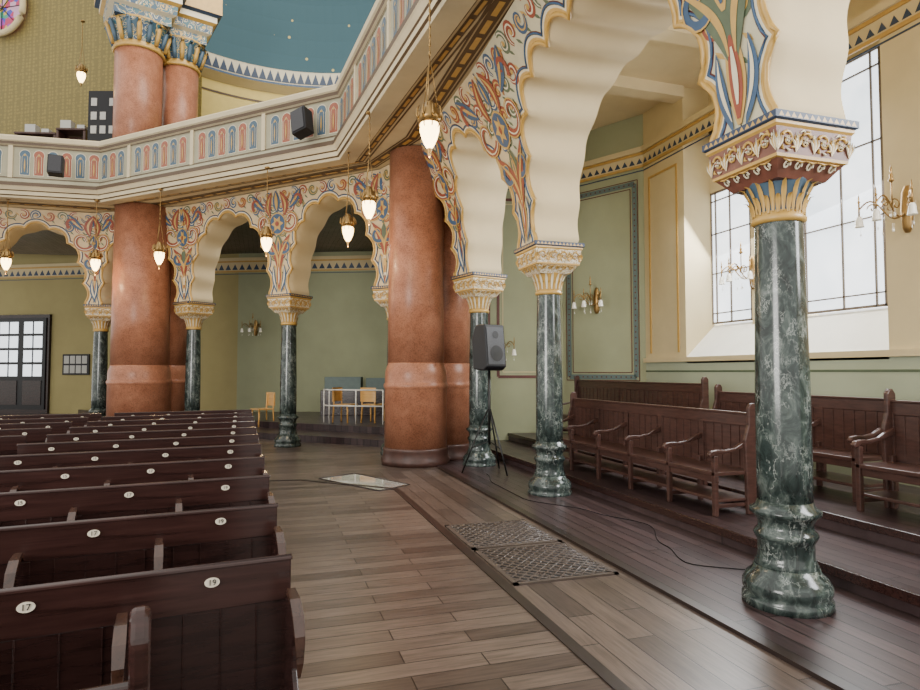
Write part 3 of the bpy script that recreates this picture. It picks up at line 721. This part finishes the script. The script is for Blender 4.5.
b=MB(); b.box(-.38,.38,0,.04,.75,2.05); b.box(-.3,-.26,0,.04,0,.8); b.box(.26,.3,0,.04,0,.8); b.box(-.32,-.24,-.2,.2,0,.03); b.box(.24,.32,-.2,.2,0,.03); b.obj('panel',['black'],r)
for k in range(3):
    for j in range(3):
        if (k+j)%4==3: continue
        b=MB(); b.box(-.31+k*.22,-.17+k*.22,-.01,0,1.0+j*.34,1.19+j*.34); b.obj('picture',['paper'],r)
for X,w,Yd in ((-10.6,1.0,15.2),(-9.55,.7,14.95)):
    p=cw(X,Yd); r=root('gallery_desk','dark wooden desk on the gallery behind the parapet','desk',(p[0],p[1],6.36),-.25,'gallery desks')
    b=MB(); b.box(-w/2,w/2,0,.5,1.17,1.22); b.box(-w/2,-w/2+.06,.02,.48,0,1.17); b.box(w/2-.06,w/2,.02,.48,0,1.17); b.box(-w/2,w/2,.4,.46,.5,1.15); b.obj('table_top',['bench'],r,bev=.008)
    b=MB(); b.box(-.3,-.05,.1,.3,1.22,1.45); b.box(.1,.28,.1,.25,1.22,1.34); b.obj('box',['paper'],r)

# ---------------------------------------------------------------- pews
def text_mesh(txt,size):
    cu=bpy.data.curves.new('t','FONT'); cu.body=txt; cu.size=size; cu.align_x='CENTER'; cu.align_y='CENTER'; cu.extrude=.001
    o=bpy.data.objects.new('t',cu); COL.objects.link(o); bpy.context.view_layer.update()
    me=bpy.data.meshes.new_from_object(o.evaluated_get(bpy.context.evaluated_depsgraph_get())); bpy.data.objects.remove(o)
    me.materials.clear(); me.materials.append(M['ink']); return me
TM={t:text_mesh(t,.027) for t in ('17','19','15','13')}
YS=.66
def armpts():
    return [(0,-.005,.82),(0,-.10*YS,.85),(0,-.22*YS,.84),(0,-.31*YS,.805),(0,-.36*YS,.75),(0,-.365*YS,.69),(0,-.34*YS,.64)]
def build_pew(nseat,loc,rz,label,nums,sw=.52,H=.95,tall_end=False):
    L=nseat*sw; r=root('pew',label,'pew',loc,rz,'dark wooden pews')
    b=MB(); b.box(-L,0,0.004,.028,H-.15,H-.008)
    b.prism([(-L-.004,-.003,H-.012),(-L-.004,.032,H-.012),(-L-.004,.031,H+.0),(-L-.004,.014,H+.004),(-L-.004,-.002,H+.0)],(L+.008,0,0)); b.obj('top_rail',['pewh'],r,bev=.003)
    b=MB(); b.box(-L,0,.010,.026,.1,H-.15); 
    npl=int(L/.115)
    for k in range(npl+1):
        x=-L+L*k/npl; b.box(x-.003 if k<npl else x-.006,x+.003,.006,.03,.12,H-.15)
    for k in range(nseat+1):
        x=-L+k*sw; b.box(max(-L,x-.03),min(0,x+.03),.004,.03,.08,H-.15)
    b.box(-L,0,0,.03,.08,.2); b.obj('backrest',['pew'],r,bev=.002)
    b=MB(); b.box(-L,0,-.32,0,.42,.445); b.box(-L,0,-.29,-.27,.36,.42); b.obj('seat',['pew'],r,bev=.006)
    for k in range(nseat+1):
        x=-L+k*sw+(.012 if k==0 else (-.012 if k==nseat else 0)); b=MB()
        prof=[(0,.0),(-.38,0),(-.38,.45),(-.30,.54),(-.22,.62),(-.22,.70),(-.30,.77),(-.28,.81),(-.2,.832),(-.02,.82),(0,.82)] if k in (0,nseat) else [(0,.42),(-.28,.45),(-.18,.52),(-.12,.62),(-.15,.72),(-.25,.79),(-.2,.83),(0,.81)]
        b.prism([(x-.009,y*YS,z) for y,z in prof],(.018,0,0))
        b.obj('end_panel' if k in (0,nseat) else 'arm_support',['pew'],r,bev=.004)
        b=MB(); ap=armpts(); W=[.010,.014,.017,.018,.016,.011,.005]
        for i in range(len(ap)-1): 
            (_,y0,z0),(_,y1,z1)=ap[i],ap[i+1]
            b.poly([(x-W[i],y0,z0+.010),(x+W[i],y0,z0+.010),(x+W[i+1],y1,z1+.010),(x-W[i+1],y1,z1+.010)],0,True)
            b.poly([(x-W[i],y0,z0-.012),(x+W[i],y0,z0-.012),(x+W[i+1],y1,z1-.012),(x-W[i+1],y1,z1-.012)],0,True)
            for sg in (-1,1): b.poly([(x+sg*W[i],y0,z0-.012),(x+sg*W[i],y0,z0+.010),(x+sg*W[i+1],y1,z1+.010),(x+sg*W[i+1],y1,z1-.012)],0,True)
        b.obj('armrest',['armw'],r)
    if tall_end:
        b=MB(); b.prism([(-.020,y,z) for y,z in ((-.03,.0),(.04,0),(.04,1.05),(.025,1.10),(-.01,1.115),(-.035,1.10),(-.05,1.05),(-.02,.95))],(.040,0,0)); b.obj('end_post',['pewh'],r,bev=.012)
    for k in range(nseat):
        x=-(k+.5)*sw
        b=MB(); n=24; b.prism([(x+.024*math.cos(2*pi*i/n),-.002,H-.056+.0155*math.sin(2*pi*i/n)) for i in range(n)],(0,.007,0)); pl=b.obj('number_plate',['plate'],r); pl['label']='oval cream number plate'
        o=bpy.data.objects.new('numeral',TM[nums[k%len(nums)]]); COL.objects.link(o); o.parent=pl; o.location=(x,-.0035,H-.056); o.rotation_euler=(pi/2,0,0)
    return r
PR=math.radians(7.6)
base=build_pew(4,(.10,2.30,0),PR,'dark mahogany pew with oval number plates and curved armrests',('19','17','15','13'))
ends=[(.10-.03*i,2.30+.905*i) for i in range(1,11)]
for i,(u,v) in enumerate(ends):
    dup(base,(u,v,0),PR)
dx,dy=-2.26*math.cos(PR),-2.26*math.sin(PR)
for i,(u,v) in enumerate(ends):
    if i>=2: dup(base,(u+dx,v+dy,0),PR)
    if i>=5: dup(base,(u+2*dx,v+2*dy,0),PR)
    if i>=8: dup(base,(u+3*dx,v+3*dy,0),PR)
build_pew(3,(-.24,1.46,0),PR,'dark mahogany pew with tall rounded end post',('19','17'),tall_end=True)

# ---------------------------------------------------------------- armchair benches
def build_bench(n,sw,loc,label,H=1.1):
    L=n*sw; r=root('armchair_bench',label,'bench',loc,-pi/2,'wall benches')
    b=MB(); b.box(0,L,0,.04,H-.12,H); b.box(0,L,-.012,.052,H,H+.022); b.obj('top_rail',['bench'],r,bev=.006)
    b=MB(); b.box(0,L,.01,.03,.40,H-.12)
    for k in range(int(L/.13)+1): b.box(k*.13,k*.13+.012,.0,.03,.45,H-.12)
    for k in range(n+1): b.box(max(0,k*sw-.04),min(L,k*sw+.04),-.005,.04,.1,H-.1)
    b.obj('backrest',['bench'],r,bev=.003)
    b=MB(); b.box(0,L,-.46,0,.40,.44); b.box(0,L,-.44,-.41,.33,.40); b.box(0,L,-.42,-.0,.14,.17); b.obj('seat',['bench'],r,bev=.006)
    for k in range(n+1):
        x=min(L-.03,max(.03,k*sw)); b=MB(); b.box(x-.024,x+.024,-.46,-.41,0,.6); b.box(x-.024,x+.024,-.05,0,0,.5); b.box(x-.018,x+.018,-.42,-.03,.08,.12); b.obj('leg',['bench'],r,bev=.008)
        b=MB(); b.prism([(x-.022,y,z) for y,z in ((0,.76),(-.1,.725),(-.2,.675),(-.32,.655),(-.42,.66),(-.49,.65),(-.52,.615),(-.505,.585),(-.46,.595),(-.42,.62),(-.3,.62),(-.15,.655),(0,.70))],(.044,0,0)); b.obj('armrest',['bench'],r,bev=.01)
    for x in (0,L):
        b=MB(); b.prism([(x-.022,y,z) for y,z in ((-.08,0),(.06,0),(.06,H+.08),(.03,H+.12),(-.02,H+.12),(-.05,H+.08),(-.05,.9),(-.10,.75))],(.044,0,0)); b.obj('end_post',['bench'],r,bev=.01)
    return r
build_bench(5,.766,(4.75,9.0,.16),'long row of brown wooden armchair seats on the platform step',1.0)
build_bench(5,.78,(6.15,11.5,.31),'brown wooden armchair bench against the sage wall',1.10)
build_bench(3,.83,(6.05,7.2,.31),'brown wooden armchair bench under the windows',1.0)
build_bench(3,.80,(5.72,4.45,.31),'brown wooden armchair bench with tall end post',1.0)

# ---------------------------------------------------------------- pendants
def build_pendant(loc,top,label):
    r=root('pendant_lamp',label,'hanging lamp',loc,0,'hanging lamps')
    H=top-loc[2]
    b=MB(); b.tube([(0,0,.95),(0,0,H-.03)],.007,5)
    for k in range(int((H-1)/.09)): b.lathe([(.004,0),(.013,.02),(.013,.045),(.004,.06)],6,(0,0,.97+k*.09))
    for k in range(3):
        a=2*pi*k/3; b.tube([(.0,0,.95),(.03*math.cos(a),.03*math.sin(a),.8),(.085*math.cos(a),.085*math.sin(a),.43)],.005,4)
    b.lathe([(.01,0),(.05,.01),(.055,.03),(.01,.06)],16,(0,0,H-.06)); b.obj('chain',['brass'],r)
    b=MB(); b.lathe([(.03,.50),(.05,.48),(.06,.44),(.1,.41),(.105,.37),(.115,.35),(.115,.31),(.10,.30),(.095,.27)],20)
    for k in range(8):
        a=2*pi*k/8; b.tube([(.11*math.cos(a),.11*math.sin(a),.31),(.135*math.cos(a),.135*math.sin(a),.34),(.125*math.cos(a),.125*math.sin(a),.42),(.1*math.cos(a),.1*math.sin(a),.45)],[.012,.014,.01,.003],5)
        b.tube([(.10*math.cos(a),.10*math.sin(a),.29),(.11*math.cos(a),.11*math.sin(a),.24),(.09*math.cos(a),.09*math.sin(a),.21)],.006,4)
    b.obj('crown',['brass'],r)
    b=MB(); b.lathe([(.085,.30),(.10,.25),(.098,.19),(.08,.12),(.055,.06),(.03,.02),(.02,.0)],20); s=b.obj('lamp_shade',['lamp'],r); s['label']='glowing amber glass teardrop'
    b=MB(); b.lathe([(.025,.02),(.03,.0),(.015,-.03),(.02,-.045),(.004,-.08)],12); b.obj('finial',['brass'],r)
    return r
PL=[(-.31,6.2),(-1.35,9.1),(-1.95,10.7),(-3.65,11.6),(-6.35,13.0),(-8.2,13.85),(-10.1,13.7)]
p=cw(*PL[0]); pr=build_pendant((p[0],p[1],3.85),5.50,'brass pendant lamp with lit amber glass hanging from the balcony')
for X,Y in PL[1:]:
    p=cw(X,Y); dup(pr,(p[0],p[1],3.85),0)
for X,Y in PL:
    p=cw(X,Y); l=bpy.data.lights.new('lamp_light','POINT'); l.energy=22; l.color=(1,.68,.34); l.shadow_soft_size=.08
    o=bpy.data.objects.new('lamp_light',l); COL.objects.link(o); o.location=(p[0],p[1],3.72)
p=cw(-9.6,15.4); dup(pr,(p[0],p[1],8.9),0,'small lit pendant lamp above the gallery')

# ---------------------------------------------------------------- sconces
def build_sconce(loc,rz,label,n=3,s=1.35):
    r=root('wall_sconce',label,'wall lamp',loc,rz,'wall sconces')
    b=MB(); b.lathe([(.02,-.26),(.045,-.2),(.055,0),(.045,.2),(.02,.28)],12,(0,-.02,0),sx=1.3); b.box(-.06,.06,-.03,0,-.2,.2); b.obj('backplate',['brass'],r,bev=.008)
    b=MB(); heads=[]
    for k in range(n):
        a=(k-(n-1)/2)*.75; dx_,dy_=math.sin(a),-math.cos(a); R=.34*s; pts=[]
        for t in range(13):
            q=t/12; rr=R*q; z=.0+.10*math.sin(2*pi*q)*(-1)+.05*q; pts.append((dx_*rr,dy_*rr-.03,z))
        b.tube(pts,.010,6)
        for q0,rr0 in ((.35,.08),(.7,.06)):
            b.tube([(dx_*R*q0+rr0*(1-t/14)*math.cos(t*.6)*dx_,dy_*R*q0-.03+rr0*(1-t/14)*math.cos(t*.6)*dy_,.05+rr0*(1-t/14)*math.sin(t*.6)) for t in range(12)],.008,5)
        b.lathe([(.004,.11),(.016,.14),(.006,.16),(.01,.18),(.002,.23)],8,(dx_*R,dy_*R-.03,0)); b.tube([(dx_*R,dy_*R-.03,.12),(dx_*R,dy_*R-.03,-.03)],.010,8); heads.append((dx_*R,dy_*R-.03))
    b.tube([(0,-.25,.02),(0,-.25,.38)],.008,6); b.lathe([(.01,0),(.035,.02),(.015,.05),(.022,.08),(.008,.11),(.014,.14),(.002,.2)],10,(0,-.25,.30)); b.obj('bracket',['brass'],r)
    for hx,hy in heads:
        b=MB(); b.lathe([(.022,-.03),(.034,-.06),(.04,-.10),(.046,-.14),(.052,-.155)],16,(hx,hy,0),caps=False); b.obj('glass_shade',['tulip'],r,fix=False)
    for hx,hy in heads+[(h[0]*.55,h[1]*.55) for h in heads]+[(0,-.25)]:
        b=MB()
        for dxx in (-.025,.0,.025):
            b.lathe([(.0015,-.0),(.0015,-.05),(.008,-.075),(.001,-.10)],5,(hx+dxx,hy+.02,0.0 if abs(dxx)>0 else -.17))
        b.obj('crystal_drop',['tulip'],r,fix=False)
    return r
sc=build_sconce((7.0,5.15,3.45),-pi/2,'brass wall sconce with frosted tulip shades on the cream pier')
dup(sc,(7.55,8.10,3.2),-pi/2,'brass wall sconce with frosted tulip shades between the windows')
pa=Vector(A)+(Vector(B_)-Vector(A))*.55; ang2=math.atan2(A[1]-B_[1],A[0]-B_[0])
dup(sc,(pa.x-.02,pa.y-.01,3.05),ang2,'brass wall sconce on the sage wall panel')
pw=Vector(C_)+(Vector(B_)-Vector(C_))*.55; dup(sc,(pw.x,pw.y-.02,2.1),math.atan2(B_[1]-C_[1],B_[0]-C_[0]),'brass wall sconce on the dark green end wall')
k=(256-460)/620; a_=Vector((-7.4,20.6)); d_=Vector((6.2,-.6)); t=(k*a_.y-a_.x)/(d_.x-k*d_.y); pp=a_+d_*t; q=cw(pp.x,pp.y-.05)
dup(sc,(q[0],q[1],3.05),math.atan2(W2[1]-W1[1],W2[0]-W1[0]),'brass wall sconce on the sage corner wall')

# ---------------------------------------------------------------- loudspeakers
p=cw(.46,9.75)
r=root('loudspeaker','black loudspeaker on a tripod stand beside the marble column','loudspeaker',(p[0],p[1],.02),-math.radians(17.5)+.65)
b=MB(); b.prism([(-.2,y,z) for y,z in ((-.19,1.66),(-.12,2.32),(.10,2.32),(.20,2.1),(.16,1.62),(-.10,1.60))],(.4,0,0)); b.obj('cabinet',['black'],r,bev=.02)
def gp(x,z,d): return (x,-.19+.07*(z-1.66)/.66-d,z)
b=MB(); b.poly([gp(-.17,1.70,.008),gp(.17,1.70,.008),gp(.17,2.28,.008),gp(-.17,2.28,.008)]); b.obj('grille',['mesh'],r,fix=False)
b=MB(); b.disc(0,1.87,.125,gp,.014,0,24); b.disc(0,1.87,.05,gp,.018,0,16); b.disc(0,2.16,.06,gp,.014,0,16); b.obj('woofer',['metal'],r,fix=False)
b=MB(); b.tube([(0,0,.45),(0,0,1.62)],.02,8); 
for k in range(3):
    a=2*pi*k/3+.5; c,s=math.cos(a),math.sin(a)
    b.tube([(.02*c,.02*s,1.0),(.28*c,.28*s,.4),(.43*c,.43*s,.015)],.013,6); b.tube([(0,0,.5),(.28*c,.28*s,.4)],.009,5)
b.obj('tripod_stand',['metal'],r)
b=MB(); pts=[]; 
P_=[(3.3,9.1),(3.12,8.3),(3.1,7.2),(3.55,6.3),(3.8,5.6),(3.5,4.9),(3.35,4.4),(3.80,3.95)]
for i in range(len(P_)-1):
    for t in range(8):
        f=t/8; f=f*f*(3-2*f); pts.append((P_[i][0]+(P_[i+1][0]-P_[i][0])*f,P_[i][1]+(P_[i+1][1]-P_[i][1])*t/8,.025))
b.tube(pts,.004,5); o=b.obj('cable',['black']); tag(o,'thin black cable lying on the dark boards','cable')
def balspk(X,Y,z,rz,s,label,tilt=-.25):
    p=cw(X,Y); r=root('balcony_loudspeaker',label,'loudspeaker',(p[0],p[1],z),rz,'balcony loudspeakers')
    b=MB(); T=Matrix.Rotation(-.15,4,'X')@Matrix.Rotation(tilt,4,'Y'); b.box(-.22*s,.22*s,-.14,.10,-.32*s,.32*s,0,T); b.obj('cabinet',['black'],r,bev=.02)
    b=MB(); b.box(-.18*s,.18*s,-.155,-.14,-.28*s,.28*s,0,T); b.obj('grille',['mesh'],r,bev=.006)
    b=MB(); b.tube([(0,.1,0),(0,.22,.0)],.03,6); b.obj('bracket',['metal'],r)
balspk(-2.85,11.05,6.10,math.radians(-45),.75,'black loudspeaker tilted on the balcony parapet')
balspk(-8.65,13.1,6.0,math.radians(5),.65,'small black loudspeaker on the balcony parapet',0)

# ---------------------------------------------------------------- corner room furniture
def build_chair(loc,rz,label):
    r=root('wooden_chair',label,'chair',loc,rz,'light wooden chairs')
    b=MB(); b.prism([(-.24,-.24,.44),(.24,-.24,.44),(.22,.2,.44),(-.22,.2,.44)],(0,0,.035)); b.obj('seat',['lightwood'],r,bev=.01)
    b=MB()
    for i in range(8):
        t0,t1=-.23+.0575*i,-.23+.0575*(i+1); f=lambda t:.22+.05*(1-(t/.23)**2)
        b.prism([(t0,f(t0),.54),(t1,f(t1),.54),(t1,f(t1)+.02,.54),(t0,f(t0)+.02,.54)],(0,.0,.36))
    b.obj('backrest',['lightwood'],r)
    for x,y,zt in ((-.19,-.19,.44),(.19,-.19,.44),(-.19,.21,.86),(.19,.21,.86)):
        b=MB(); b.tube([(x*1.08,y*1.1,0),(x,y,.44)]+([(x,y+.02,zt)] if zt>.5 else []),.024,6); b.obj('leg',['lightwood'],r)
    return r
p=cw(-5.3,16.7); ch=build_chair((p[0],p[1],.15),-1.1,'light beech chair on the corner platform')
for X,rz in ((-2.98,.9),(-2.25,2.4)):
    p=cw(X,16.1); dup(ch,(p[0],p[1],.3),rz)
r=root('railing','white metal railing around the corner platform','railing',(0,0,.3)); b=MB()
rp=[cw(-3.5,16.0),cw(-3.3,15.7),cw(-1.9,15.35)]
for zz in (.85,.45): b.tube([(*q,zz) for q in rp],.02,6)
for q in rp+[cw(-2.6,15.52)]: b.tube([(*q,0),(*q,.85)],.018,6)
b.obj('rails',['rail'],r)
p=cw(-2.9,19.0); r=root('display_case','low dark display case against the sage corner wall','display case',(p[0],p[1],.3),-.3)
b=MB(); b.box(-1.3,1.3,-.3,.3,0,.75); b.obj('cabinet',['pew'],r,bev=.01)
b=MB(); b.box(-1.2,-.1,-.22,.22,.75,1.15); b.box(.05,1.2,-.22,.22,.75,1.12); b.obj('glass_top',['mborder'],r,bev=.01)

# ---------------------------------------------------------------- camera, light
cam=bpy.data.cameras.new('camera'); co=bpy.data.objects.new('camera',cam); COL.objects.link(co)
cam.lens=620/920*36; cam.sensor_width=36; cam.clip_start=.05
co.location=(0,0,1.6); co.rotation_euler=(pi/2+math.atan(27/620),0,-math.radians(17.5))
bpy.context.scene.camera=co
w=bpy.data.worlds.new('world'); bpy.context.scene.world=w; w.use_nodes=True
bg=w.node_tree.nodes['Background']; bg.inputs[0].default_value=(1,.97,.91,1); bg.inputs[1].default_value=1.85
def area(loc,tgt,sx,sy,e,c):
    l=bpy.data.lights.new('daylight','AREA'); l.shape='RECTANGLE'; l.size=sx; l.size_y=sy; l.energy=e; l.color=c
    o=bpy.data.objects.new('daylight',l); COL.objects.link(o); o.location=loc
    o.rotation_euler=(Vector(tgt)-Vector(loc)).to_track_quat('-Z','Y').to_euler(); return o
area((7.45,7.4,4.0),(3.5,7.0,1.0),3.2,2.6,540,(.95,.98,1))
area((6.9,1.5,4.2),(2.5,4,2.2),3.5,3,780,(.97,.98,1))  # added fill inside the niche; the wall behind it has no window
area((-9,-2,3.0),(4,8,4.5),5,4,1250,(1,.97,.92))  # added fill for arcade and balcony underside, stands in for unseen opposite windows
area((.5,17.6,5.7),(0.2,18.4,0),3,3,560,(1,.97,.9))  # added fill under the corner room ceiling, no modelled source
area((-9,18.9,5.7),(-9,19.5,1.5),5,2,380,(1,.96,.86))  # added fill brightening the far aisle, no modelled source
area((0,13,12.5),(0.5,19,9),4,4,420,(1,.95,.86))  # added fill aimed at the gallery wall and half dome
